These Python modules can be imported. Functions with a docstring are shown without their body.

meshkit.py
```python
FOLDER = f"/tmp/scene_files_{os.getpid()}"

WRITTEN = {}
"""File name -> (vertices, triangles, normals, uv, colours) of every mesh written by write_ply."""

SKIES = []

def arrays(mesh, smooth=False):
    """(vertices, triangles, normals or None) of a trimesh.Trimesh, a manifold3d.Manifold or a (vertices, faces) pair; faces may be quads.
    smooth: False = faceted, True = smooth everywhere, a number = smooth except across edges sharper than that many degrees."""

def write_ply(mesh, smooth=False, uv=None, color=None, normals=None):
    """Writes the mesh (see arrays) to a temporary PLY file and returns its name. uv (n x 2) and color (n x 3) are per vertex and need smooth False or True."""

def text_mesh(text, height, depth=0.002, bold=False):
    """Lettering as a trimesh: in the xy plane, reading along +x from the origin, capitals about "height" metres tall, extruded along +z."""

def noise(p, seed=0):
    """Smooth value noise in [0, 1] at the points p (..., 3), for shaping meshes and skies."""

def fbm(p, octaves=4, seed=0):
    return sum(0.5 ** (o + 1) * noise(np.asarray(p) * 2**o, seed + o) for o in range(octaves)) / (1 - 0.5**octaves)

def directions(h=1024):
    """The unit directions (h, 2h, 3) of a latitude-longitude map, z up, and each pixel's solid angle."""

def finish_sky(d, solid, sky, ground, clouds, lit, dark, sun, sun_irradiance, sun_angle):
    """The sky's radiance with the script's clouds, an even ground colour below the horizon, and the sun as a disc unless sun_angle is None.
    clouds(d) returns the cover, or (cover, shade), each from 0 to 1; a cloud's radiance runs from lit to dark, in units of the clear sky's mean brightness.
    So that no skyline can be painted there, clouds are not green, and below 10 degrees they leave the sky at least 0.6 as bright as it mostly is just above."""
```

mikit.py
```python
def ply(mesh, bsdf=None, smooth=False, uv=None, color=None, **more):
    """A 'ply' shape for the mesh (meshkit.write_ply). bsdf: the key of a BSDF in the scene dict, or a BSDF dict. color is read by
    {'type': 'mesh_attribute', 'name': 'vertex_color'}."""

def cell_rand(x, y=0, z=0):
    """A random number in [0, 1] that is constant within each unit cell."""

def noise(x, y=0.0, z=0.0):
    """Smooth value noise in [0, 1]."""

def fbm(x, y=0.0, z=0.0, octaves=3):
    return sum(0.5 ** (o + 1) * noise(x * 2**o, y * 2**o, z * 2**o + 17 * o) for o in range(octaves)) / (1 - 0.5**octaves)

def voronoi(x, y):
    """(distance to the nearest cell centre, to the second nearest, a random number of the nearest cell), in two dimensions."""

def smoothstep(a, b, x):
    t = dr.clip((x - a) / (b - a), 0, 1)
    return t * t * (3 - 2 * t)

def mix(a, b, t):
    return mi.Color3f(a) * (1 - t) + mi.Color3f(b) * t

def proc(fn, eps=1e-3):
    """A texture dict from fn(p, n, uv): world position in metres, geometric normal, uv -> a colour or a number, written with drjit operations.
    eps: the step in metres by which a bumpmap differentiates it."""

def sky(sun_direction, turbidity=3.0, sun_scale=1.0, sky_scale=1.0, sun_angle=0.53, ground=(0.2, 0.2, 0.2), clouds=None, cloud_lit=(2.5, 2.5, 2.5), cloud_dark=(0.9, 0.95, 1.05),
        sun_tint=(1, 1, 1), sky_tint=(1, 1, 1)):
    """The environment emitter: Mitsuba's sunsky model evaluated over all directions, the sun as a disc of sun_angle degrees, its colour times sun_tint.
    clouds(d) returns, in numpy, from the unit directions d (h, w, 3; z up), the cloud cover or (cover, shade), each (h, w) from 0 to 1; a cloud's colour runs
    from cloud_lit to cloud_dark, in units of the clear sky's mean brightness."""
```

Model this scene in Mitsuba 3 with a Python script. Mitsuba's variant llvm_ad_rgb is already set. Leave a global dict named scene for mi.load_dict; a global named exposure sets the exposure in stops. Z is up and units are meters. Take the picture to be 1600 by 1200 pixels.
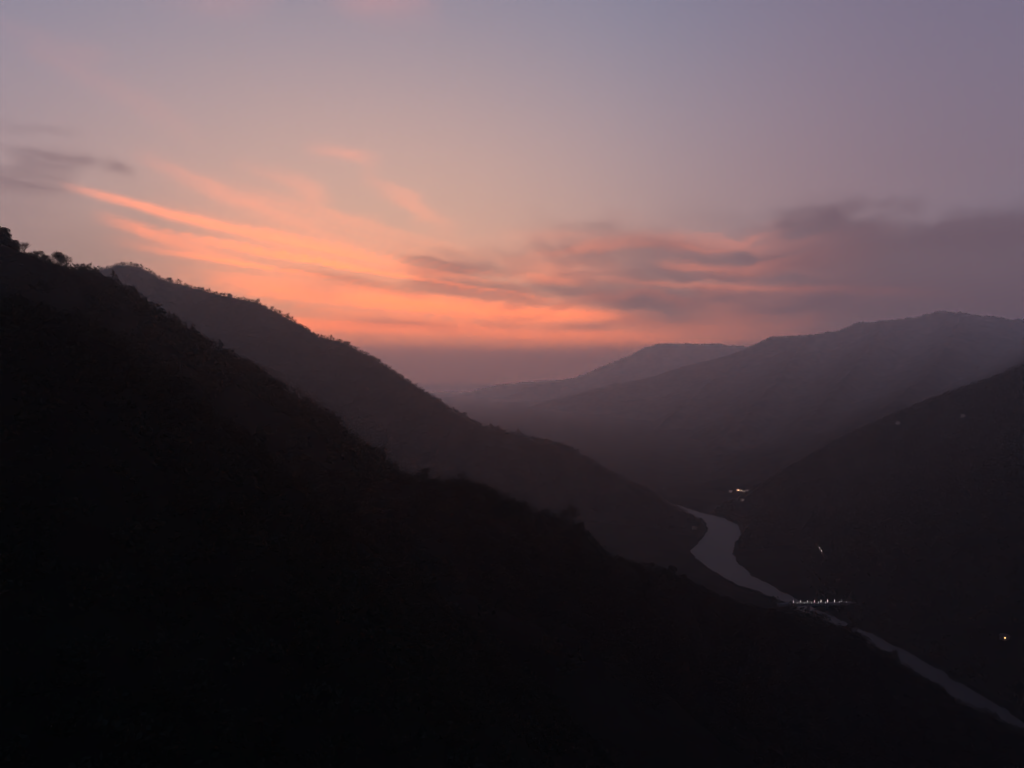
import math
import numpy as np, trimesh, shapely
from scipy.ndimage import distance_transform_edt, gaussian_filter
import mitsuba as mi
import mikit, meshkit

T = mi.ScalarTransform4f
scene, labels = {}, {}
rng = np.random.default_rng(20240611)

# ---------------------------------------------------------------- camera, sky, exposure
CAM_Z = 300.0                                    # the viewpoint above the river, metres
exposure = 1.3
scene["camera"] = {"type": "perspective", "fov": 67.0, "fov_axis": "x", "near_clip": 0.5, "far_clip": 90000.0,
                   "to_world": T().look_at(origin=[0, 0, CAM_Z], target=[0, 100, CAM_Z], up=[0, 0, 1]),
                   "medium": {"type": "ref", "id": "haze_air"}}


def smooth(x, a, b):
    t = np.clip((x - a) / (b - a), 0, 1)
    return t * t * (3 - 2 * t)


SUN_AZ, SUN_EL = -11.0, 2.0
CLEAR_MEAN = 0.0639          # mean brightness of the clear sky below, the unit of the cloud colours


def dusk_clouds(d):
    """Cloud cover and shade by direction: lit cirrus streaks that run towards the horizon right of the sun, soft grey banks, thin veils."""
    az, el = np.degrees(np.arctan2(d[..., 0], d[..., 1])), np.degrees(np.arcsin(np.clip(d[..., 2], -1, 1)))
    out_shape = az.shape

    def n2(a, b, seed, octaves=4):
        return meshkit.fbm(np.stack([a, b, np.zeros_like(a)], -1), octaves, seed)

    ring = np.where(np.abs(az) < 90, az, np.sign(az) * (180 - np.abs(az)))      # seamless behind the viewer
    wa = (n2(ring / 7, el / 3.2, 11) - .5) * 5.0 + (n2(ring / 1.8, el / .9, 12, 4) - .5) * 2.2
    we = (n2(ring / 8, el / 3.0, 13) - .5) * 2.2 + (n2(ring / 2.4, el / .7, 14, 4) - .5) * .9
    a, e = az + wa, el + we

    def stroke(x0, y0, x1, y1, width, strength, ends=.25, fine=.5, seed=0, warp=1.0):
        aa, ee = az + wa * warp, el + we * warp
        vx, vy = x1 - x0, y1 - y0
        l2 = vx * vx + vy * vy
        t = ((aa - x0) * vx + (ee - y0) * vy) / l2
        dist = ((ee - y0) * vx - (aa - x0) * vy) / math.sqrt(l2)
        body = np.exp(-(dist / width) ** 2) * np.clip((t + ends) / (2 * ends), 0, 1) * np.clip((1 + ends - t) / (2 * ends), 0, 1)
        if fine:
            streak = n2(t * math.sqrt(l2) / 6 + 31 * seed, dist / max(.5 * width, .25) + 7 * seed, 40 + seed, 3)
            body = body * (1 - fine + fine * np.clip((streak - .25) * 2.4, 0, 1.4))
        return strength * body

    def over(layers):
        left = np.ones(out_shape)
        for x in layers:
            left = left * (1 - np.clip(x, 0, .98))
        return 1 - left

    # streaks of one sheet of cirrus meet at one point of the horizon, as parallel lines do
    r_a, r_e = 28.0 - az - .5 * wa, el + we * .22 - 2.6
    theta = np.degrees(np.arctan2(r_e, np.maximum(r_a, .5)))
    reach = np.hypot(r_a, r_e)
    streaks = np.clip((n2(theta * 2.3, reach / 22, 21, 4) - .43) * 6.0, 0, 1)
    fine = np.clip((n2(theta * 5.5, reach / 13, 22, 3) - .34) * 3.2, 0, 1)
    sheet = smooth(az, -29, -15) * (1 - smooth(az, -4, 8)) * smooth(theta, 1.2, 2.6) * (1 - smooth(theta, 8.2, 9.0))
    sheet = sheet + .35 * smooth(az, -27, -12) * (1 - smooth(az, -6, 5)) * smooth(theta, 7.5, 9.5) * (1 - smooth(theta, 10, 15))

    lit = over([
        sheet * (.34 + .66 * streaks) * (.5 + .5 * fine),
        stroke(-28, 12.1, -9, 8.9, .26, .42, .12, .4, 1, .25), stroke(-27, 10.4, -19.5, 8.7, .34, .36, .2, .4, 2, .35),
        stroke(-24, 14.2, -12, 10.2, .45, .10, .25, .5, 3, .5), stroke(-14.5, 16.4, -11.0, 15.8, .5, .09, .4, .5, 4, .7),
        stroke(-10, 14.3, -5.2, 11.8, .45, .13, .35, .5, 5, .7), stroke(-18, 14.6, -12, 12.9, .4, .10, .4, .4, 6),
        stroke(-20, 7.4, -9, 6.6, .30, .35, .2, .4, 41, .3), stroke(-19, 6.7, -7, 5.6, .40, .62, .25, .3, 7, .3), stroke(-10, 6.2, 8, 5.0, .50, 1.15, .2, .3, 8, .3),
        stroke(-2, 5.2, 14, 4.2, .26, .42, .2, .4, 42, .3), stroke(-9, 6.6, -1, 6.3, .22, .34, .3, .4, 43, .4),
        stroke(-15, 4.4, -6, 3.7, .45, 1.1, .25, .3, 9, .3), stroke(-6, 4.0, 9, 3.5, .42, 1.0, .3, .4, 10, .3), stroke(-14, 5.2, -4, 4.7, .28, .45, .2, .4, 44, .3),
        stroke(-9, 8.3, -4, 8.1, .4, .30, .35, .5, 11, .5), stroke(1, 8.9, 8, 7.9, .8, .22, .35, .5, 12),
        stroke(.5, 8.3, 5.5, 7.3, .26, .28, .3, .3, 13, .4), stroke(6, 7.6, 27, 6.0, .26, .30, .2, .4, 14, .25),
        stroke(4, 4.3, 20, 3.7, .7, .16, .3, .5, 15), stroke(-25, 26.6, -20.0, 25.6, 1.5, .045, .5, .2, 16),
        stroke(-13, 26.6, -8, 25.8, 1.5, .04, .5, .2, 17), stroke(-32, 21.0, -23, 16.6, .8, .018, .3, .3, 18),
        stroke(-8, 9.8, 8, 9.6, 2.0, .07, .4, .4, 19),
        .23 * smooth(az, -3, 5) * (1 - smooth(az, 14, 28)) * smooth(el, 2.6, 4) * (1 - smooth(el, 9, 12)) * np.clip((n2(a / 8, e / .7, 51, 5) - .38) * 4, 0.1, 1.3),
        .60 * (1 - smooth(el, 2.9, 5.0)) * (1 - smooth(np.abs(az + 4), 9, 30)),
        .012 * smooth(az, 8, 24) * (1 - smooth(az, 60, 90)) * smooth(el, 8, 14),
        .02 * smooth(el, 1.5, 6) * (1 - smooth(el, 9, 26)) * (1 - smooth(np.abs(az + 6), 20, 70)),
    ])
    bank = n2(ring / 9 + 5, el / 4.0, 61, 5)
    dark = over([
        stroke(-33.0, 13.5, -28.4, 13.3, .72, .74, .18, .6, 21, .6), stroke(-36, 12.5, -29.5, 12.2, .6, .45, .25, .6, 46, .6), stroke(-31.5, 14.2, -29, 14.0, .35, .30, .3, .6, 45, .6), stroke(-42, 11.9, -30, 11.4, .8, .30, .2, .5, 22),
        stroke(-27.8, 14.0, -26.0, 13.5, .33, .55, .4, .5, 23, .5), stroke(-34.5, 15.2, -31, 15.7, .35, .26, .4, .6, 24),
        stroke(-7, 8.9, -2.5, 9.2, .9, .50, .35, .5, 25), stroke(-8, 7.4, 0, 7.2, .6, .45, .3, .5, 26),
        stroke(-15, 7.9, -8, 6.9, .35, .42, .3, .5, 27, .5), stroke(-13, 4.6, -3, 4.2, .38, .38, .3, .5, 28, .5),
        stroke(1.0, 7.9, 8, 6.3, .55, .55, .2, .4, 29, .6), stroke(6, 6.4, 24, 5.2, .8, .50, .2, .5, 30, .6),
        stroke(1.5, 11.6, 5, 9.0, 1.3, .34, .35, .6, 31), stroke(7.0, 11.5, 9.5, 10.6, .8, .26, .5, .5, 32),
        stroke(12, 12.2, 17, 11.0, .8, .26, .4, .6, 33), stroke(6, 9.6, 20, 8.4, 1.1, .40, .3, .5, 34),
        stroke(19.5, 11.0, 25, 11.3, 1.0, .48, .2, .4, 35, .8),
        .85 * smooth(az, 13, 25) * (1 - smooth(az, 62, 85)) * smooth(11.2 + (bank - .5) * 4.5 + (n2(ring / 3, el / 1.5, 62, 5) - .5) * 3.0 + .02 * (az - 26) - el, -.5, 1.3) * (.72 + .45 * (bank - .3)),
        .48 * smooth(az, 2, 12) * (1 - smooth(az, 62, 85)) * (1 - smooth(el + (bank - .5) * 5, 8.5, 11.5)) * (.25 + 1.3 * n2(a / 9 + 3, e / .9, 57, 5)) * smooth(el, 3.0, 5.0),
        .19 * smooth(az, -2, 5) * (1 - smooth(az, 20, 30)) * smooth(el, 4.5, 7) * (1 - smooth(el + (bank - .5) * 4, 10, 12.5)),
        .27 * smooth(az, -1, 4) * (1 - smooth(az, 16, 24)) * smooth(el, 5, 7) * (1 - smooth(el, 10.5, 13)) * np.clip((n2(a / 6 + 20, e / 1.2 + az / 14, 58, 6) - .46) * 6, 0, 1),
        .30 * smooth(az, -10, -6) * (1 - smooth(az, 0, 4)) * smooth(el, 6, 7.5) * (1 - smooth(el, 9, 11)) * np.clip((n2(a / 5 + 40, e / .9, 59, 5) - .44) * 5, 0, 1),
        .30 * smooth(az, 3, 30) * smooth(el, 6, 15) * (1 - smooth(az, 75, 110)),
        .55 * (1 - smooth(el + we * .25, 2.3, 3.3)) * (1 - .55 * smooth(np.abs(az + 6), 14, 60)),
        .18 * smooth(-az, 19, 27) * (1 - smooth(el, 9, 13)) * (1 - smooth(np.abs(az), 60, 90)),
        .30 * np.clip((n2(a / 5 + 9, e / .55, 53) - .52) * 5, 0, 1) * smooth(az, -20, -8) * (1 - smooth(az, 16, 26)) * smooth(el, 3, 4.5) * (1 - smooth(el, 6.5, 9)),
        .14 * np.clip((n2(ring / 14, el / 4, 71) - .45) * 4, 0, 1) * smooth(np.abs(az), 40, 60) * smooth(el, 2, 8),
    ])
    cover = 1 - (1 - lit) * (1 - dark)
    return cover, dark / np.maximum(cover, 1e-6)


scene["sky"] = mikit.sky(
    [math.sin(math.radians(SUN_AZ)), math.cos(math.radians(SUN_AZ)), math.tan(math.radians(SUN_EL))], turbidity=8.0, sun_scale=0.0, sky_scale=2.07,
    sky_tint=(1.0, 1.39, 2.95), ground=(0.02, 0.02, 0.02), clouds=dusk_clouds,
    cloud_lit=[c / 2.46 / CLEAR_MEAN for c in (4.4, 0.84, 0.18)], cloud_dark=[c / 2.46 / CLEAR_MEAN for c in (0.135, 0.078, 0.10)])

# ---------------------------------------------------------------- air: one closed box of thin haze round the valley
HALF = 30000.0
scene["haze_air"] = {"type": "homogeneous", "albedo": {"type": "rgb", "value": [0.942, 0.945, 0.965]}, "sigma_t": 1.2e-4, "phase": {"type": "hg", "g": 0.69}}
scene["haze"] = {"type": "cube", "to_world": T().translate([0, 0, 642.0]).scale([HALF, HALF, 657.0]), "bsdf": {"type": "null"}, "interior": {"type": "ref", "id": "haze_air"}}
labels["haze"] = {"label": "thin mauve dusk haze filling the whole valley", "category": "haze", "kind": "stuff"}

# ---------------------------------------------------------------- materials
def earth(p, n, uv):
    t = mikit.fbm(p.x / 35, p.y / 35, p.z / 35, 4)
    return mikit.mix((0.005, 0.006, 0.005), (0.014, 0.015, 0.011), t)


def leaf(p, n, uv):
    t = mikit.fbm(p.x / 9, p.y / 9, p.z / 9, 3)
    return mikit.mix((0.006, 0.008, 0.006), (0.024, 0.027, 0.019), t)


def two(d):
    return {"type": "twosided", "bsdf": d}


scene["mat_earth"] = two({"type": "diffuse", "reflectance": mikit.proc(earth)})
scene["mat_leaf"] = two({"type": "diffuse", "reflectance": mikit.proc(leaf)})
scene["mat_bark"] = two({"type": "diffuse", "reflectance": {"type": "rgb", "value": [0.07, 0.055, 0.045]}})
scene["mat_twig"] = two({"type": "diffuse", "reflectance": {"type": "rgb", "value": [0.16, 0.10, 0.08]}})
scene["mat_metal"] = two({"type": "principled", "base_color": {"type": "rgb", "value": [0.12, 0.12, 0.13]}, "roughness": 0.5, "metallic": 0.6})
scene["mat_deck"] = two({"type": "diffuse", "reflectance": {"type": "rgb", "value": [0.07, 0.07, 0.07]}})
scene["mat_wall"] = two({"type": "diffuse", "reflectance": {"type": "rgb", "value": [0.06, 0.05, 0.045]}})


def ripple(p, n, uv):
    return mikit.fbm(p.x / 5, p.y / 5, 0.0, 3)


scene["mat_water"] = two({"type": "bumpmap", "arbitrary": {"type": "proc", **{k: v for k, v in mikit.proc(ripple, eps=0.3).items() if k != "type"}}, "scale": 0.5,
                          "bsdf": {"type": "roughplastic", "diffuse_reflectance": {"type": "rgb", "value": [0.02, 0.018, 0.016]}, "int_ior": 1.33, "alpha": 0.48}})


# ---------------------------------------------------------------- terrain
def at(px, py, dist):
    """The point at this horizontal distance in the direction measured in the survey photograph (1600 x 1200, 67 degrees wide)."""
    f = 800 / math.tan(math.radians(33.5))
    a = math.atan((px - 800) / f)
    return np.array([dist * math.sin(a), dist * math.cos(a), CAM_Z + dist * (600 - py) / f * math.cos(a)])


def on_level(px, py, z=0.0):
    d = (z - CAM_Z) / (at(px, py, 1.0)[2] - CAM_Z)
    return at(px, py, d)


left_bank = [(955, 774), (1030, 789), (1075, 801), (1099, 811), (1108, 825), (1094, 845), (1079, 860), (1085, 870), (1118, 893), (1150, 912), (1185, 923), (1222, 939), (1262, 960), (1320, 990), (1400, 1045), (1500, 1120), (1600, 1180), (1900, 1330)]
right_bank = [(960, 770), (1040, 784), (1096, 801), (1128, 809), (1150, 819), (1158, 834), (1147, 850), (1142, 862), (1152, 882), (1178, 902), (1206, 916), (1226, 927), (1275, 953), (1340, 981), (1420, 1020), (1480, 1056), (1550, 1097), (1600, 1128), (1900, 1260)]
ring = np.array(shapely.Polygon([on_level(*p)[:2] for p in left_bank] + [on_level(*p)[:2] for p in right_bank[::-1]]).buffer(8).buffer(-8).segmentize(5.0).exterior.coords)[:-1]
worn = np.stack([ring[:, 0] / 23, ring[:, 1] / 23, ring[:, 0] * 0], -1)
ring = ring + 11.0 * np.stack([meshkit.fbm(worn, 4, 201) - .5, meshkit.fbm(worn, 4, 202) - .5], -1)   # banks worn ragged
river_shape = shapely.Polygon(ring).buffer(1.0).buffer(-1.0)
river_shape = max(getattr(river_shape, "geoms", [river_shape]), key=lambda g: g.area)


shapely.prepare(river_shape)
RD_LO, RD_STEP = np.array([-300.0, 350.0]), 2.5
_x, _y = np.meshgrid(np.arange(-300, 1500, RD_STEP), np.arange(350, 2700, RD_STEP), indexing="ij")
_in = shapely.contains_xy(river_shape, _x.ravel(), _y.ravel()).reshape(_x.shape)
RD = gaussian_filter(RD_STEP * (distance_transform_edt(~_in) - distance_transform_edt(_in)), .8)


def river_distance(x, y):
    """Metres to the river's edge, negative on the water."""
    u, v = (np.asarray(x, float) - RD_LO[0]) / RD_STEP, (np.asarray(y, float) - RD_LO[1]) / RD_STEP
    uc, vc = np.clip(u, 0, RD.shape[0] - 1.001), np.clip(v, 0, RD.shape[1] - 1.001)
    i, j = uc.astype(int), vc.astype(int)
    a, b = uc - i, vc - j
    d = RD[i, j] * (1 - a) * (1 - b) + RD[i + 1, j] * a * (1 - b) + RD[i, j + 1] * (1 - a) * b + RD[i + 1, j + 1] * a * b
    return d + RD_STEP * np.hypot(u - uc, v - vc)


def noise2(x, y, scale, octaves, seed):
    return meshkit.fbm(np.stack([x / scale, y / scale, np.zeros_like(x)], -1), octaves, seed) - 0.5


class Hill:
    """Crest lines with flanks of a given steepness, cut by gullies."""

    def __init__(self, crests, slope, seed, rough=60.0, rounding=14.0, bump=3.0, gully=150.0, bank=0.0, bank_slope=.75, sharp=0.0, reach=150.0):
        pts = []
        for c in crests:
            c = np.array(c, float)
            seg = np.linalg.norm(np.diff(c, axis=0), axis=1)
            s = np.concatenate([[0], np.cumsum(seg)])
            n = max(2, int(s[-1] / max(8.0, s[-1] / 260)))
            t = np.linspace(0, s[-1], n)
            pts.append(np.stack([np.interp(t, s, c[:, k]) for k in range(3)], 1))
        self.lines, self.pts = pts, np.vstack(pts)
        self.slope, self.seed, self.rough, self.rounding, self.bump, self.gully, self.bank, self.sharp, self.reach, self.bank_slope = slope, seed, rough, rounding, bump, gully, bank, sharp, reach, bank_slope

    def z(self, x, y):
        """The height of the built surface, read from its grid."""
        x, y = np.asarray(x, float), np.asarray(y, float)
        lo, step, z = self.grid
        u, v = (x - lo[0]) / step, (y - lo[1]) / step
        i, j = np.clip(u.astype(int), 0, z.shape[0] - 2), np.clip(v.astype(int), 0, z.shape[1] - 2)
        a, b = np.clip(u - i, 0, 1), np.clip(v - j, 0, 1)
        h = z[i, j] * (1 - a) * (1 - b) + z[i + 1, j] * a * (1 - b) + z[i, j + 1] * (1 - a) * b + z[i + 1, j + 1] * a * b
        return np.where((u < 0) | (v < 0) | (u > z.shape[0] - 1) | (v > z.shape[1] - 1), -50.0, h)

    def shape(self, x, y):
        x, y = np.asarray(x, float), np.asarray(y, float)
        xf, yf = x.ravel(), y.ravel()
        best, near = np.full(xf.shape, -1e9), np.full(xf.shape, 1e9)
        for px, py, pz in self.pts:
            d = np.hypot(xf - px, yf - py)
            best = np.maximum(best, pz - self.slope * (np.sqrt(d * d + self.rounding**2) - self.rounding) - self.sharp * self.reach * (1 - np.exp(-d / self.reach)))
            near = np.minimum(near, d)
        grow = 1 - np.exp(-near / (self.gully * .6))
        g = noise2(xf, yf, self.gully, 4, self.seed)
        best = best + self.rough * (g - .35 * np.abs(noise2(xf, yf, self.gully * .55, 3, self.seed + 7)) * 2) * grow
        best = best + self.bump * noise2(xf, yf, 11.0, 2, self.seed + 3) * 2
        rd = river_distance(xf, yf)
        return np.minimum(best, np.where(rd < 0, -6.0, 0.6 + self.bank_slope * np.maximum(rd - self.bank, 0) + .16 * np.minimum(rd, self.bank))).reshape(x.shape)

    def mesh(self, step, margin):
        lo, hi = self.pts.min(0)[:2] - margin, self.pts.max(0)[:2] + margin
        xs, ys = np.arange(lo[0], hi[0] + step, step), np.arange(lo[1], hi[1] + step, step)
        x, y = np.meshgrid(xs, ys, indexing="ij")
        z = self.shape(x, y)
        self.grid = lo, step, z
        v = np.stack([x, y, z], -1).reshape(-1, 3)
        i = np.arange(len(xs) * len(ys)).reshape(len(xs), len(ys))
        q = np.stack([i[:-1, :-1], i[1:, :-1], i[1:, 1:], i[:-1, 1:]], -1).reshape(-1, 4)
        q = q[(v[q][:, :, 2] > -4).any(1)]
        used, inv = np.unique(q, return_inverse=True)
        v[:, 2] = np.maximum(v[:, 2], -7.5)
        return v[used], inv.reshape(-1, 4)


B_CREST = [(60, 450, 2929), (118, 423, 2873), (150, 424, 2817), (175, 418, 2771), (192, 413, 2743), (213, 416, 2716), (240, 433, 2684), (300, 449, 2608), (350, 461, 2549),
           (400, 474, 2490), (430, 489, 2452), (470, 510, 2398), (490, 525, 2368), (535, 535, 2310), (572, 556, 2258), (620, 592, 2189), (660, 619, 2142), (705, 642, 2080),
           (750, 666, 2029), (800, 680, 1967), (840, 686, 1920), (880, 697, 1866), (925, 724, 1813), (965, 747, 1763), (1000, 762, 1714), (1050, 791, 1648), (1092, 810, 1596),
           (1106, 824, 1575)]
A_CREST = [(-260, 330, 470), (-60, 372, 480), (0, 384, 490), (28, 393, 500), (50, 402, 525), (75, 413, 563), (110, 422, 638), (128, 436, 705), (145, 450, 771),
           (172, 474, 884), (200, 484, 1014), (225, 499, 1129), (250, 513, 1243), (310, 534, 1515), (350, 553, 1660), (400, 573, 1776), (440, 589, 1856), (480, 613, 1918),
           (540, 647, 1963), (600, 668, 1992), (650, 698, 1963), (700, 727, 1894), (800, 778, 1752), (900, 826, 1605), (1000, 862, 1455), (1080, 886, 1331), (1130, 914, 1248),
           (1180, 932, 1150), (1218, 944, 1099), (1243, 953, 1072), (1275, 962, 1046)]
N_CREST = [(-300, 446, 188), (-60, 476, 214), (0, 488, 225), (90, 501, 248), (140, 532, 262), (187, 546, 276), (205, 577, 284), (237, 603, 292), (255, 647, 302),
           (330, 685, 330), (400, 716, 360), (500, 742, 398), (600, 750, 428), (720, 757, 469), (760, 766, 488), (820, 793, 510), (872, 807, 525), (906, 842, 534),
           (930, 864, 544), (1000, 890, 589), (1030, 894, 596), (1052, 905, 602), (1110, 933, 634), (1200, 961, 682), (1300, 977, 731), (1350, 983, 739), (1420, 1017, 724),
           (1450, 1040, 712), (1500, 1075, 701), (1545, 1093, 690), (1600, 1130, 675), (1760, 1206, 660)]
D_CREST = [(1760, 520, 2122), (1680, 546, 2101), (1600, 577, 2081), (1550, 595, 2070), (1500, 612, 2060), (1450, 631, 2055), (1400, 655, 2051), (1330, 690, 2045), (1265, 726, 1867),
           (1200, 768, 1659), (1165, 803, 1542), (1148, 846, 1474)]
E_CREST = [(1900, 520, 10270), (1760, 512, 10075), (1650, 502, 9880), (1600, 498, 9815), (1582, 499, 9802), (1560, 494, 9776), (1520, 491, 9750), (1500, 486, 9724), (1484, 487, 9711),
           (1470, 484, 9698), (1452, 488, 9685), (1440, 493, 9646), (1415, 496, 9620), (1390, 501, 9594), (1362, 503, 9568), (1345, 502, 9542), (1334, 507, 9529), (1320, 516, 9490),
           (1290, 519, 9438), (1260, 523, 9360), (1230, 524, 9295), (1205, 526, 9230), (1180, 537, 8977), (1130, 571, 8422), (1080, 598, 7766), (1000, 638, 6747), (960, 666, 6101),
           (915, 705, 4830)]
F_CREST = [(1400, 545, 14478), (1230, 541, 14351), (1150, 539, 14224), (1120, 536, 14160), (1085, 537, 14135), (1050, 534, 14097), (1025, 538, 14034), (1008, 541, 13995), (1000, 546, 13970),
           (980, 556, 13843), (940, 573, 13589), (900, 588, 13335), (850, 598, 12954), (820, 606, 12700), (780, 622, 12192)]
G_CREST = [(1050, 588, 17500), (900, 594, 17000), (820, 597, 16600), (792, 600, 16500), (772, 608, 16400), (745, 618, 16300)]
E_SPURS = [[(1500, 490, 9650), (1485, 538, 6900), (1450, 585, 4800), (1395, 630, 3300), (1330, 675, 2500)],
           [(1262, 526, 9330), (1235, 565, 7000), (1190, 625, 5000), (1130, 690, 3500), (1075, 735, 2900)],
           [(1640, 505, 9900), (1640, 530, 6800), (1625, 552, 4600), (1590, 575, 3300), (1520, 606, 2600)],
           [(1130, 573, 8800), (1090, 615, 6600), (1030, 668, 4800), (985, 715, 3700)], [(1380, 505, 9580), (1350, 555, 6700), (1300, 615, 4700), (1240, 680, 3300), (1195, 735, 2600)]]


def P(crest, rough=.0016):
    """A crest line in space, roughened like a real skyline."""
    c = np.array([at(*p) for p in crest])
    seg = np.concatenate([[0], np.cumsum(np.linalg.norm(np.diff(c, axis=0), axis=1))])
    t = np.linspace(0, seg[-1], 220)
    q = np.stack([np.interp(t, seg, c[:, k]) for k in range(3)], 1)
    dist = np.hypot(q[:, 0], q[:, 1])
    q[:, 2] += rough * dist * 2.4 * (meshkit.fbm(np.stack([np.arange(220) / 9.0, t * 0 + len(crest), t * 0], -1), 4, 5) - .5)
    return list(q)



right_ridge = [at(1600, 577, 2080), np.array([1180., 1420, 385]), np.array([1100., 940, 425]), np.array([1130., 520, 490]), np.array([1090., 80, 540])]
spur = lambda x0, y0, z0, x1, y1, z1: [np.array([x0, y0, z0], float), np.array([(x0 + x1) / 2, (y0 + y1) / 2 + 20, (z0 + z1) / 2 + 15]), np.array([x1, y1, z1], float)]  # noqa: E731
view_hill = [[np.array([-25., -30, CAM_Z - 8]), np.array([-150., -150, 350]), np.array([-400., -190, 450]), np.array([-540., 60, 455]), at(-260, 330, 470)]]

HILLS = {
    "near_hillside": (Hill([P(N_CREST), *view_hill], .98, 5, 22, 8, 2.0, 80), 6.0, 330),
    "wooded_hill": (Hill([P(A_CREST)], .72, 21, 34, 12, 2.5, 120), 8.0, 420),
    "ridge_hill": (Hill([P(B_CREST)], .70, 33, 70, 12, 3.0, 220), 11.0, 760),
    "river_hill": (Hill([P(D_CREST, .004), right_ridge, spur(1070, 1120, 370, 660, 1110, 68), spur(1100, 800, 425, 690, 840, 75)], .62, 47, 60, 25, 3.0, 210, 50.0, 1.1), 10.0, 560),
    "far_mountain": (Hill([P(E_CREST), *[P(c, .003) for c in E_SPURS]], .27, 58, 120, 25, 14.0, 520, sharp=.32, reach=260.0), 30.0, 1500),
    "distant_mountain": (Hill([P(F_CREST)], .36, 66, 160, 30, 18.0, 900, sharp=.5, reach=300.0), 55.0, 2000),
    "horizon_ridge": (Hill([P(G_CREST)], .25, 72, 60, 150, 5.0, 1200), 160.0, 1800),
}
HILL_LABELS = {
    "near_hillside": "almost black wooded hillside filling the lower left foreground",
    "wooded_hill": "dark wooded spur behind the black foreground slope, with single trees on its upper left end",
    "ridge_hill": "long tree-lined ridge falling from the upper left peak to the river bend",
    "river_hill": "dark blue hill rising from the right bank of the river to the right edge",
    "far_mountain": "broad hazy mountain on the right under the grey cloud bank",
    "distant_mountain": "flat-topped hazy mountain beyond the valley, left of the broad mountain",
    "horizon_ridge": "faintest low ridge in the pink haze on the horizon",
}
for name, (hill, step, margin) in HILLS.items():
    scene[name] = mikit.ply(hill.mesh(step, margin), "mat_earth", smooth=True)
    labels[name] = {"label": HILL_LABELS[name], "category": "hill", "kind": "structure"}

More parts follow.
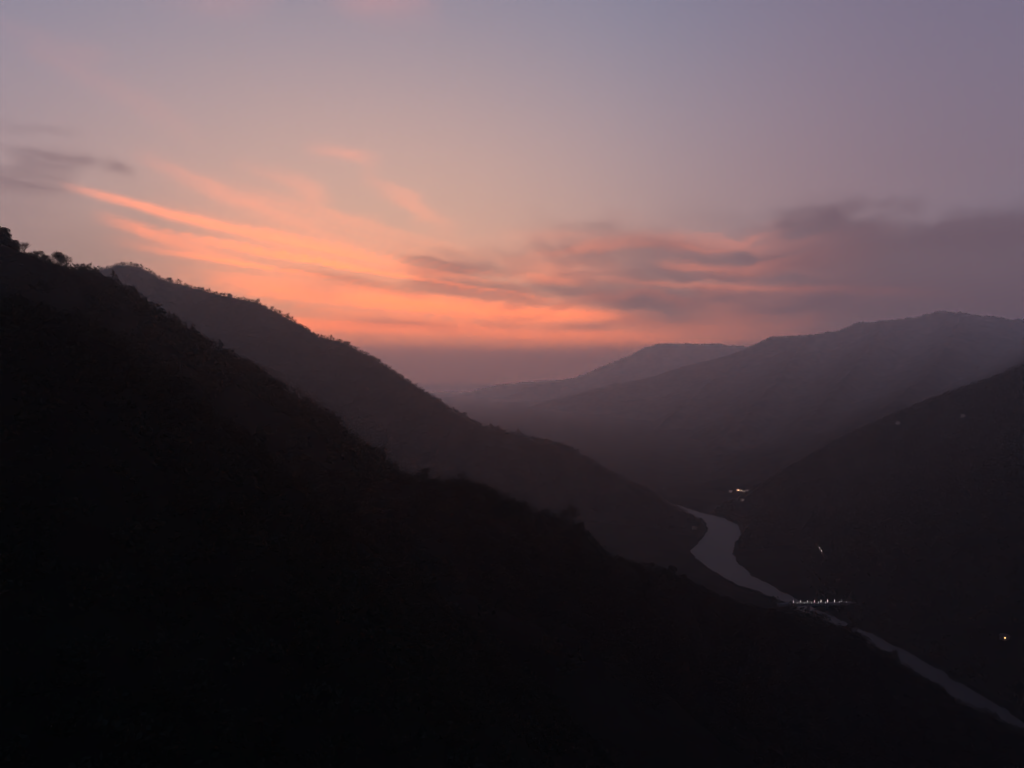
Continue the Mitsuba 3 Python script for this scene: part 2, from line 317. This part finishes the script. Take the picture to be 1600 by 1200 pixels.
# valley floor, one sheet to the horizon with the river bed cut into it
grow = lambda lo, hi, step, far: np.concatenate([lo - np.cumsum(step * 1.22 ** np.arange(1, far))[::-1], np.arange(lo, hi, step), hi + np.cumsum(step * 1.22 ** np.arange(0, far))])  # noqa: E731
gx, gy = grow(-50, 950, 8.0, 37), grow(480, 2400, 8.0, 37)
gx, gy = gx[np.abs(gx) < HALF - 500], gy[np.abs(gy) < HALF - 500]
x, y = np.meshgrid(gx, gy, indexing="ij")
rd = river_distance(x, y)
z = np.where(rd < 0, np.maximum(-5, rd * .4), np.minimum(.35 + rd * .10, 7 + .004 * np.minimum(rd, 4000))) + np.where(rd > 12, 1.2, .0) * noise2(x, y, 40, 3, 91)
i = np.arange(x.size).reshape(x.shape)
q = np.stack([i[:-1, :-1], i[1:, :-1], i[1:, 1:], i[:-1, 1:]], -1).reshape(-1, 4)
scene["ground"] = mikit.ply((np.stack([x, y, z], -1).reshape(-1, 3), q), "mat_earth", smooth=True)
labels["ground"] = {"label": "dark valley floor along the river", "category": "ground", "kind": "structure"}
wv, wf = trimesh.creation.triangulate_polygon(river_shape.buffer(6).simplify(1.0), engine="earcut")
scene["river"] = mikit.ply((np.c_[wv, np.full(len(wv), .05)], wf[:, ::-1] if np.cross(wv[wf[0, 1]] - wv[wf[0, 0]], wv[wf[0, 2]] - wv[wf[0, 0]]) < 0 else wf), "mat_water")
labels["river"] = {"label": "pale winding river catching the last light between the dark hills", "category": "river", "kind": "structure"}


def ground_z(x, y):
    x, y = np.asarray(x, float), np.asarray(y, float)
    r = river_distance(x, y)
    z = np.where(r < 0, -1.0, np.minimum(.35 + r * .10, 7 + .004 * np.minimum(r, 4000)))
    for name in ("near_hillside", "wooded_hill", "ridge_hill", "river_hill", "far_mountain"):
        z = np.maximum(z, HILLS[name][0].z(x, y))
    return z


def look_hit(px, py, start=600.0, end=5500.0):
    """Where the line of sight through a point of the survey photograph meets the terrain."""
    ds = np.arange(start, end, 5.0)
    p = np.array([at(px, py, d) for d in ds])
    below = p[:, 2] <= ground_z(p[:, 0], p[:, 1])
    k = int(np.argmax(below)) if below.any() else int(np.argmin(np.abs(p[:, 2])))
    return p[k]


# ---------------------------------------------------------------- trees
def tube(points, radii, sides=5):
    p = np.asarray(points, float)
    t = np.gradient(p, axis=0)
    t /= np.linalg.norm(t, axis=1, keepdims=True) + 1e-12
    a = np.cross(t, np.where(np.abs(t[:, 2:]) < .9, [0, 0, 1.], [1., 0, 0]))
    a /= np.linalg.norm(a, axis=1, keepdims=True) + 1e-12
    b, ang = np.cross(t, a), np.arange(sides) * 2 * np.pi / sides
    v = p[:, None] + np.asarray(radii)[:, None, None] * (np.cos(ang)[None, :, None] * a[:, None] + np.sin(ang)[None, :, None] * b[:, None])
    i, j = np.meshgrid(np.arange(len(p) - 1), np.arange(sides), indexing="ij")
    f = np.stack([i * sides + j, i * sides + (j + 1) % sides, (i + 1) * sides + (j + 1) % sides, (i + 1) * sides + j], -1).reshape(-1, 4)
    return v.reshape(-1, 3), np.vstack([f[:, [0, 1, 2]], f[:, [0, 2, 3]]])


def join(parts):
    off, vs, fs = 0, [], []
    for v, f in parts:
        vs.append(v)
        fs.append(f + off)
        off += len(v)
    return np.vstack(vs), np.vstack(fs)


def leaves(r, centres, radii, count, size):
    """Leaf sprays spread through lobes: count small bent quads."""
    k = r.choice(len(centres), count, p=radii**2 / (radii**2).sum())
    u = r.normal(size=(count, 3))
    u /= np.linalg.norm(u, axis=1, keepdims=True)
    c = centres[k] + u * (radii[k] * r.uniform(.45, 1.08, count) ** .6)[:, None] * [1, 1, .75]
    a = r.normal(size=(count, 3))
    a /= np.linalg.norm(a, axis=1, keepdims=True)
    b = np.cross(a, u + .3 * r.normal(size=(count, 3)))
    b /= np.linalg.norm(b, axis=1, keepdims=True) + 1e-9
    s = size * r.uniform(.6, 1.4, count)[:, None]
    v = np.stack([c - a * s, c + b * s * .6, c + a * s + u * s * .3, c - b * s * .6], 1)
    f = np.arange(count * 4).reshape(-1, 4)
    return v.reshape(-1, 3), np.vstack([f[:, [0, 1, 2]], f[:, [0, 2, 3]]])


def leafy(seed, h, w, lobes, count, size, base=.3, flat=1.0):
    """(trunk, crown) of a broadleaf tree standing at the origin."""
    r = np.random.default_rng(seed)
    top = np.array([r.normal() * .05 * h, r.normal() * .05 * h, h * .72])
    trunk = [tube([[0, 0, -1.5], [0, 0, .1 * h], top * [.4, .4, .6], top], [.034 * h, .026 * h, .018 * h, .006 * h])]
    cs, rs = [], []
    for k in range(lobes):
        a, q = r.uniform(0, 2 * np.pi), r.uniform(0, 1)
        zc = h * (base + (1 - base) * r.uniform(.15, .88))
        wide = w / 2 * math.sqrt(max(.08, 1 - ((zc / h - base) / (1 - base) - .4) ** 2 / .42)) * flat
        c = np.array([math.cos(a) * wide * q**.5 * .8, math.sin(a) * wide * q**.5 * .8, zc])
        cs.append(c)
        rs.append(w * r.uniform(.13, .24))
        trunk.append(tube([[0, 0, min(zc * .55, h * .5)], (c * [.5, .5, .8]), c], [.012 * h, .008 * h, .003 * h], 4))
    return join(trunk), leaves(r, np.array(cs), np.array(rs), count, size)


def bare(seed, h):
    """(trunk, twigs) of a leafless tree, branches fanning upwards."""
    r = np.random.default_rng(seed)
    trunk, twigs = [], []

    def grow_branch(p, d, length, rad, level):
        n = 4
        pts = [p]
        for _ in range(n):
            d = d + r.normal(size=3) * .12 + [0, 0, .07]
            d = d / np.linalg.norm(d)
            pts.append(pts[-1] + d * length / n)
        (trunk if level < 2 else twigs).append(tube(pts, np.linspace(rad, rad * .55, n + 1), 5 if level < 2 else 3))
        if level < 4:
            for k in range(4 if level else 6):
                a = r.uniform(0, 2 * np.pi)
                side = np.array([math.cos(a), math.sin(a), r.uniform(.1, .5)])
                nd = d * r.uniform(.8, 1.2) + side * .62
                j = r.integers(2, n + 1)
                grow_branch(pts[j], nd / np.linalg.norm(nd), length * r.uniform(.52, .72), rad * .62, level + 1)

    grow_branch(np.array([0, 0, -1.]), np.array([.02, 0, 1.]), h * .45, h * .026, 0)
    return join(trunk), join(twigs)


def numbered(name):
    if name not in labels:
        return name
    k = 1
    while f"{name}_{k:03d}" in labels:
        k += 1
    return f"{name}_{k:03d}"


def add_tree(name, loc, rot, scale, trunk, crown, label, group=None, category="tree", crown_name="crown"):
    key = numbered(name)
    m = T().translate([float(c) for c in loc]).rotate([0, 0, 1], float(rot)).scale(float(scale))
    if trunk is None:
        scene[key] = {**crown, "to_world": m}
    else:
        scene[key + "__trunk"] = {**trunk, "to_world": m}
        scene[key + "__" + crown_name] = {**crown, "to_world": m}
    labels[key] = {"label": label, "category": category, **({"group": group} if group else {})}
    return key


def plys(pair, crown_mat="mat_leaf"):
    return mikit.ply(pair[0], "mat_bark"), mikit.ply(pair[1], crown_mat)


# the trees that stand out on the upper left skyline
def stand(px, py, dist, hill="wooded_hill", sink=.4):
    p = at(px, py, dist)
    p[2] = HILLS[hill][0].z(p[0], p[1]) - sink
    return p


tr, cr = plys(leafy(301, 10.5, 13.5, 16, 4200, .25, .12, 1.0))
add_tree("hilltop_tree", stand(94, 413, 570), 20, 1.0, tr, cr, "broad leafy tree alone on the upper left skyline, sky showing through its crown")
tr, cr = plys(bare(77, 11.0), "mat_twig")
add_tree("bare_tree", stand(39, 395, 513), 0, 1.0, tr, cr, "leafless tree with fine fanned twigs on the upper left skyline", crown_name="twigs")
tr, cr = plys(leafy(305, 5.2, 4.6, 7, 900, .18, .25))
add_tree("sapling", stand(44, 396, 516), 0, 1.0, tr, cr, "small leafy tree leaning at the foot of the leafless tree")
tr, cr = plys(bare(91, 5.0), "mat_twig")
add_tree("bare_shrub", stand(50, 398, 520), 40, 1.0, tr, cr, "low twiggy reddish shrub just right of the leafless tree", category="shrub", crown_name="twigs")
tall = [plys(leafy(310 + k, 13.0, 9.0, 24, 5200, .28, .0)) for k in range(2)]
for k, (px, s, lab) in enumerate([(-9, .95, "tall dense tree cut by the left picture edge"), (1, 1.0, "tall dense tree at the left picture edge, highest on the skyline"), (8, .84, "dense dark tree in the middle of the tall clump at the left edge"),
                                  (15, .80, "dense dark tree, third from the edge in the tall left clump"), (21, .74, "dense dark tree at the steep right end of the tall clump at the left edge")]):
    add_tree("dense_tree", stand(px, 392, 490 + k * 4, sink=1.2), 70 * k, s, *tall[k % 2], lab)
bushes = [plys(leafy(330 + k, 5.0, 6.5, 9, 1500, .22, .0)) for k in range(2)]
for k, (px, s, lab) in enumerate([(56, .95, "rounded dark bush right of the twiggy shrub"), (61, 1.1, "tallest of the dark bushes between the twiggy shrub and the lone broad tree"), (68, 1.05, "wide dark bush between the twiggy shrub and the lone broad tree"),
                                  (77, .55, "low tuft of bush just left of the lone broad tree"), (104, .75, "dark bush under the right side of the lone broad tree"), (112, .6, "low dark bush at the right foot of the lone broad tree"), (120, .5, "small bush where the dark skyline meets the long ridge")]):
    add_tree("bush", stand(px, 405, 527 + (px - 50) * 1.05), 90 * k, s, *bushes[k % 2], lab, category="bush")

# trees along the three crests, each one a thing
crest_kinds = [plys(leafy(400 + k, h, w, lb, n, sz, b)) for k, (h, w, lb, n, sz, b) in enumerate(
    [(10, 9, 9, 480, .46, .1), (12, 8, 9, 480, .46, .15), (9, 11, 10, 520, .46, .05), (14, 8, 8, 400, .46, .4), (8, 9, 8, 420, .45, .0), (13, 10, 7, 380, .46, .5)])]
mid_kinds = [plys(leafy(420 + k, h, w, lb, n, sz, b)) for k, (h, w, lb, n, sz, b) in enumerate([(10, 10, 11, 900, .38, .05), (12, 9, 11, 900, .38, .12), (8, 11, 11, 900, .38, .0), (13, 11, 10, 800, .4, .3)])]


def along(crest, n, lo, hi, seed):
    """n points on a crest between the fractions lo and hi of its length."""
    r, c = np.random.default_rng(seed), np.array(P(crest))
    s = np.concatenate([[0], np.cumsum(np.linalg.norm(np.diff(c, axis=0), axis=1))]) / 1.0
    mids = r.uniform(lo, hi, n // 5)
    t = np.sort(np.clip(np.where(r.uniform(size=n) < .6, r.choice(mids, n) + r.normal(size=n) * .004, r.uniform(lo, hi, n)), lo, hi)) * s[-1]
    return np.stack([np.interp(t, s, c[:, k]) for k in range(3)], 1), r


def sprinkle(name, crest, n, lo, hi, seed, hill, kinds, scales, label, group):
    pts, r = along(crest, n, lo, hi, seed)
    for p in pts:
        q = p + np.array([r.normal() * 4, r.normal() * 4, 0])
        if river_distance(q[0], q[1]) < 5:
            continue
        q[2] = HILLS[hill][0].z(q[0], q[1]) - .5
        k = kinds[r.integers(len(kinds))]
        add_tree(name, q, r.uniform(0, 360), r.choice(scales) * r.uniform(.8, 1.2), *(k if isinstance(k, tuple) else (None, k)), label, group)


sprinkle("ridge_tree", B_CREST, 205, .04, .86, 1, "ridge_hill", crest_kinds, [.4, .55, .65, .8, .95, 1.2, 1.45], "small dark tree in the row along the long ridge below the sunset sky", "trees along the ridge skyline")
sprinkle("spur_tree", A_CREST, 44, .22, .98, 2, "wooded_hill", mid_kinds, [.65, .8, .95], "dark tree on the crest of the wooded spur, against the hazier ridge behind", "trees along the wooded spur")
sprinkle("slope_tree", N_CREST, 46, .10, .97, 3, "near_hillside", mid_kinds, [.45, .6, .8, 1.0], "almost black tree on the edge of the near hillside", "trees along the near hillside edge")


add_tree("ridge_tree", stand(138, 420, 2700, "ridge_hill"), 0, .95, *crest_kinds[3], "single round-headed tree standing apart at the left end of the long ridge")

# ---------------------------------------------------------------- lights in the valley
def glow(mesh, rgb):
    return {**mikit.ply(mesh, "mat_metal", smooth=True), "emitter": {"type": "area", "radiance": {"type": "rgb", "value": list(map(float, rgb))}}}


def lamp(name, loc, height, radius, rgb, label, group=None, tall_tube=0.0):
    """A street lamp: base, tapered post, arm and a glowing head (a ball, or an upright tube)."""
    key = numbered(name)
    x, y, z = map(float, loc)
    m = T().translate([x, y, z])
    base = trimesh.creation.cylinder(.22, .5, sections=10)
    base.apply_translation([0, 0, .1])
    scene[key + "__base"] = {**mikit.ply(base, "mat_metal"), "to_world": m}
    scene[key + "__post"] = {**mikit.ply(tube([[0, 0, -.3], [0, 0, height * .5], [0, 0, height]], [.14, .11, .08], 8), "mat_metal", smooth=40), "to_world": m}
    if tall_tube:
        body = trimesh.creation.capsule(height=tall_tube, radius=radius, count=[8, 8])
        body.apply_translation([0, -.35, height - tall_tube])
        cap = trimesh.creation.cylinder(radius * 1.6, .12, sections=10)
        cap.apply_translation([0, -.35, height + radius + .08])
    else:
        body = trimesh.creation.icosphere(subdivisions=2, radius=radius)
        body.apply_translation([0, -.9, height + .1])
        cap = trimesh.creation.cone(radius * 1.1, radius * .8, sections=12)
        cap.apply_translation([0, -.9, height + .1 + radius * .9])
    scene[key + "__arm"] = {**mikit.ply(tube([[0, 0, height - .1], [0, -.3, height + .12], [0, -.9 if not tall_tube else -.35, height + .2 + radius]], [.06, .05, .05], 6), "mat_metal"), "to_world": m}
    scene[key + "__shade"] = {**mikit.ply(cap, "mat_metal"), "to_world": m}
    scene[key + "__lamp_head"] = {**glow(body, rgb), "to_world": m}
    labels[key] = {"label": label, "category": "street lamp", **({"group": group} if group else {})}


clearings = []


def ground_lamp(px, py, height, radius, rgb, label, group=None, start=600.0):
    p = look_hit(px, py, start)
    p[2] = ground_z(p[0], p[1]) - .05
    clearings.append((float(p[0]), float(p[1])))
    lamp("street_lamp", p, height, radius, rgb, label, group)


def house(px, py, win_w, win_h, rgb, label, group=None, start=600.0, size=(9.0, 6.5, 3.4)):
    """A small house turned to the valley: walls, hipped roof, door and one lit window."""
    p = look_hit(px, py, start)
    x, y = float(p[0]), float(p[1])
    z = float(ground_z(x, y)) + .1
    clearings.append((x, y))
    key = numbered("house")
    turn = math.degrees(math.atan2(-x, y)) + float(np.random.default_rng(int(px * 7)).uniform(-9, 9))
    m = T().translate([x, y, z]).rotate([0, 0, 1], turn)
    w, d, h = size

    def put(part, mesh, mat):
        k = key + "__" + part
        scene[k] = {**mikit.ply(mesh, mat), "to_world": m}

    put("wall", bridge_box([w, d, h + 1.5], [0, 0, h / 2 - .75]), "mat_wall")
    e = .6
    rv = np.array([[-w / 2 - e, -d / 2 - e, h], [w / 2 + e, -d / 2 - e, h], [w / 2 + e, d / 2 + e, h], [-w / 2 - e, d / 2 + e, h], [-w / 2 + d * .4, 0, h + 2.0], [w / 2 - d * .4, 0, h + 2.0]])
    put("roof", (rv, np.array([[0, 1, 5], [0, 5, 4], [1, 2, 5], [2, 3, 4], [2, 4, 5], [3, 0, 4], [0, 2, 1], [0, 3, 2]])), "mat_bark")
    put("door", bridge_box([1.0, .08, 2.1], [-w / 2 + 1.0, -d / 2 - .045, 1.05]), "mat_metal")
    fr = [bridge_box([win_w + .3, .1, .15], [.8, -d / 2 - .055, 1.7 + s * (win_h / 2 + .075)]) for s in (-1, 1)] + [bridge_box([.15, .1, win_h], [.8 + s * (win_w / 2 + .075), -d / 2 - .055, 1.7]) for s in (-1, 1)]
    put("window", trimesh.util.concatenate(fr), "mat_metal")
    scene[key + "__window__pane"] = {**glow(bridge_box([win_w, .04, win_h], [.8, -d / 2 - .03, 1.7]), rgb), "to_world": m}
    labels[key] = {"label": label, "category": "house", **({"group": group} if group else {})}


def bridge_box(size, loc):
    b = trimesh.creation.box(size)
    b.apply_translation(loc)
    return b


K = 1 / 2.46
WARM, AMBER, WHITE = np.array([17, 7.0, 3.4]) * K, np.array([7, 4.2, 1.8]) * K, np.array([4.2, 3.2, 2.8]) * K
row = "lit houses in a row beyond the river bend"
house(1153, 767.5, 2.96, 1.92, WARM, "house with the brightest orange window, at the left end of the far lit row", row, 1700)
house(1158.2, 767.5, 1.7, 1.3, AMBER, "house with a yellowish window, second from the left in the lit row", row, 1700)
house(1163, 769.5, 1.6, 1.2, WHITE * [1.0, .9, .85], "house with a dim pale window, third in the lit row and a little lower", row, 1700)
house(1168, 768.3, 2.0, 1.40, WARM * [.6, .8, 1.2], "house with a pinkish window at the right end of the lit row", row, 1700)
house(1141.5, 769.5, 1.01, 1.04, WHITE * .55, "house with one faint window, apart to the left of the lit row", None, 1700)
house(1160, 785, 1.40, 0.88, WHITE * .6, "house with a faint white window just below the lit row", None, 1600)
house(1085, 828.5, 0.78, 0.72, WHITE * .4, "house with a very faint window on the dark left bank of the river bend", None, 1200)
house(1403, 663, 0.9, 0.7, WHITE * 1.1, "house with a very faint window high on the crest of the right bank hill", None, 950)
house(1505, 652, 0.8, 0.6, WHITE * .7, "house with the faintest window, high on the right bank hill near the right edge", None, 950)
house(1570, 1004.0, 1.33, 0.72, AMBER * [1.6, 1.2, .9], "house with one orange window low on the slope near the right edge", None, 650)
ground_lamp(1280, 862.5, 5.5, .52, WHITE * 2.0, "upper white lamp of the pair on the right bank slope", "pair of lamps on the right bank", 950)
ground_lamp(1283.5, 866, 5.5, .46, WHITE * 1.9, "lower white lamp of the pair on the right bank slope", "pair of lamps on the right bank", 950)

# the bridge with its two rows of lamps
deck_z = 10.0
left_end, right_end = at(1241, 943.5, 1.0), at(1323, 941.0, 1.0)
left_end, right_end = [at(px, py, (deck_z - CAM_Z) / (at(px, py, 1.0)[2] - CAM_Z)) for px, py in ((1241, 943.0), (1321, 941.3))]
across = right_end - left_end
across[2] = 0
L_lamps = np.linalg.norm(across)
ux = across / L_lamps
uy = np.array([-ux[1], ux[0], 0])
span0, span1 = left_end - ux * 22, right_end + ux * 16
mid, total = (span0 + span1) / 2, np.linalg.norm(span1 - span0)
B_at = T(np.array([[ux[0], uy[0], 0, mid[0]], [ux[1], uy[1], 0, mid[1]], [0, 0, 1, deck_z], [0, 0, 0, 1]], float).tolist())


WIDTH = 6.5
scene["bridge__deck"] = {**mikit.ply(bridge_box([total, WIDTH, .9], [0, 0, -.46]), "mat_deck"), "to_world": B_at}
for s in (-1, 1):
    key = "bridge__girder" if s < 0 else "bridge__girder_001"
    scene[key] = {**mikit.ply(bridge_box([total, .5, 1.8], [0, s * 2.2, -1.82]), "mat_metal"), "to_world": B_at}
    rails = [bridge_box([total, .08, .08], [0, s * (WIDTH / 2 - .12), hh]) for hh in (.55, 1.1)] + [bridge_box([.07, .07, 1.1], [xx, s * (WIDTH / 2 - .12), .55]) for xx in np.arange(-total / 2 + 1, total / 2, 3.0)]
    scene["bridge__railing" if s < 0 else "bridge__railing_001"] = {**mikit.ply(trimesh.util.concatenate(rails), "mat_metal"), "to_world": B_at}
for k, xx in enumerate(np.linspace(-total / 2 + 16, total / 2 - 16, 4)):
    pier = trimesh.util.concatenate([bridge_box([1.6, 4.4, 22.0], [xx, 0, -13.8]), bridge_box([2.2, 5.4, 1.0], [xx, 0, -3.22])])
    scene["bridge__pier" + (f"_{k:03d}" if k else "")] = {**mikit.ply(pier, "mat_deck"), "to_world": B_at}
labels["bridge"] = {"label": "dark road bridge over the lower river, edged by two rows of small lamps", "category": "bridge"}
rank = ["first", "second", "third", "fourth", "fifth", "sixth", "seventh", "eighth"]
for row, s in (("far", 1), ("near", -1)):
    for k in range(8):
        if row == "near" and k == 5:
            continue
        p = left_end + ux * (L_lamps - 4) * k / 7 + uy * s * (WIDTH / 2 - .5)
        if row == "near":
            p = p + ux * 3.4
        tone = (0.55 * np.array([[4.6, 3.5, 3.5], [4.6, 3.7, 3.5], [3.6, 3, 2.6], [6.2, 3, 3.4], [3.6, 3.2, 3], [7, 4.5, 5], [5, 4, 4.2], [4.4, 4, 3.9]])[k] if row == "far" else np.array([1.5, 1.4, 1.3])) * K
        lamp("bridge_lamp", [p[0], p[1], deck_z + .03], 4.9 if row == "far" else 3.6, .17 if row == "far" else .14, tone,
             f"{rank[k] if row == 'far' or k < 5 else rank[k - 1]} lamp from the left in the {'upper, taller row' if row == 'far' else 'lower, shorter row'} of bridge lamps", "lamps in two rows along the bridge", 3.2 if row == "far" else 2.2)

# the woods on the slopes, one mass per hill
def low_tree(seed, n, size):
    r = np.random.default_rng(seed)
    k = 5
    cs = np.c_[r.normal(size=(k, 2)) * 1.6, r.uniform(2.5, 6.5, k)]
    return leaves(r, cs, r.uniform(1.6, 2.8, k), n, size)


def forest(key, hill, count, box, seed, n_leaf, size, label, cut=8.0, zmin=2.0, scale=1.0):
    r = np.random.default_rng(seed)
    h = HILLS[hill][0]
    line = h.pts
    xy = line[r.integers(len(line), size=count * 8)][:, :2] + r.uniform(-1, 1, (count * 8, 2)) * box
    z = h.z(xy[:, 0], xy[:, 1])
    ok = (z > zmin) & (river_distance(xy[:, 0], xy[:, 1]) > cut) & (np.hypot(xy[:, 0], xy[:, 1]) > 60) & (np.abs(np.degrees(np.arctan2(xy[:, 0], xy[:, 1]))) < 40)
    xy, z = xy[ok], z[ok]
    if key.startswith("scrub"):
        ok = (np.hypot(xy[:, 0], xy[:, 1]) < 720) & (np.abs(z - CAM_Z) < 140)
        xy, z = xy[ok], z[ok]
    elif hill == "wooded_hill":                     # the upper skyline keeps to the trees placed there one by one
        ok = (np.hypot(xy[:, 0], xy[:, 1]) > 640) | (z < CAM_Z + np.hypot(xy[:, 0], xy[:, 1]) * .10)
        xy, z = xy[ok], z[ok]
    seen = np.ones(len(z), bool)                  # woods far down behind a crest are left out
    for t in np.linspace(.3, .985, 40):
        seen &= h.z(xy[:, 0] * t, xy[:, 1] * t) < CAM_Z + (z + 14 - CAM_Z) * t + 6
    xy, z = xy[seen], z[seen]
    keep = np.ones(len(z), bool)                  # clearings round the houses and lamps
    for cx, cy in clearings:
        u = np.array([cx, cy]) / math.hypot(cx, cy)
        along_u, side = (xy - [cx, cy]) @ u, (xy - [cx, cy]) @ [-u[1], u[0]]
        keep &= ~((np.abs(side) < 13) & (along_u > -75) & (along_u < 10))
    xy, z = xy[keep][:count], z[keep][:count]
    kinds = [low_tree(seed * 10 + k, n_leaf, size) for k in range(5)]
    parts_v, parts_f, off = [], [], 0
    pick = r.integers(5, size=len(z))
    for k, (v, f) in enumerate(kinds):
        idx = np.nonzero(pick == k)[0]
        a, s = r.uniform(0, 2 * np.pi, len(idx)), scale * r.uniform(.6, 1.5, len(idx))
        c, sn = np.cos(a)[:, None], np.sin(a)[:, None]
        vv = np.stack([(v[None, :, 0] * c - v[None, :, 1] * sn) * s[:, None] + xy[idx, :1], (v[None, :, 0] * sn + v[None, :, 1] * c) * s[:, None] + xy[idx, 1:], v[None, :, 2] * s[:, None] + z[idx, None] - .5], -1)
        parts_v.append(vv.reshape(-1, 3))
        parts_f.append((f[None] + (np.arange(len(idx)) * len(v))[:, None, None] + off).reshape(-1, 3))
        off += vv.shape[0] * vv.shape[1]
    scene[key] = mikit.ply((np.vstack(parts_v), np.vstack(parts_f)), "mat_leaf")
    labels[key] = {"label": label, "category": "scrub" if key == "scrub" else "forest", "kind": "stuff"}


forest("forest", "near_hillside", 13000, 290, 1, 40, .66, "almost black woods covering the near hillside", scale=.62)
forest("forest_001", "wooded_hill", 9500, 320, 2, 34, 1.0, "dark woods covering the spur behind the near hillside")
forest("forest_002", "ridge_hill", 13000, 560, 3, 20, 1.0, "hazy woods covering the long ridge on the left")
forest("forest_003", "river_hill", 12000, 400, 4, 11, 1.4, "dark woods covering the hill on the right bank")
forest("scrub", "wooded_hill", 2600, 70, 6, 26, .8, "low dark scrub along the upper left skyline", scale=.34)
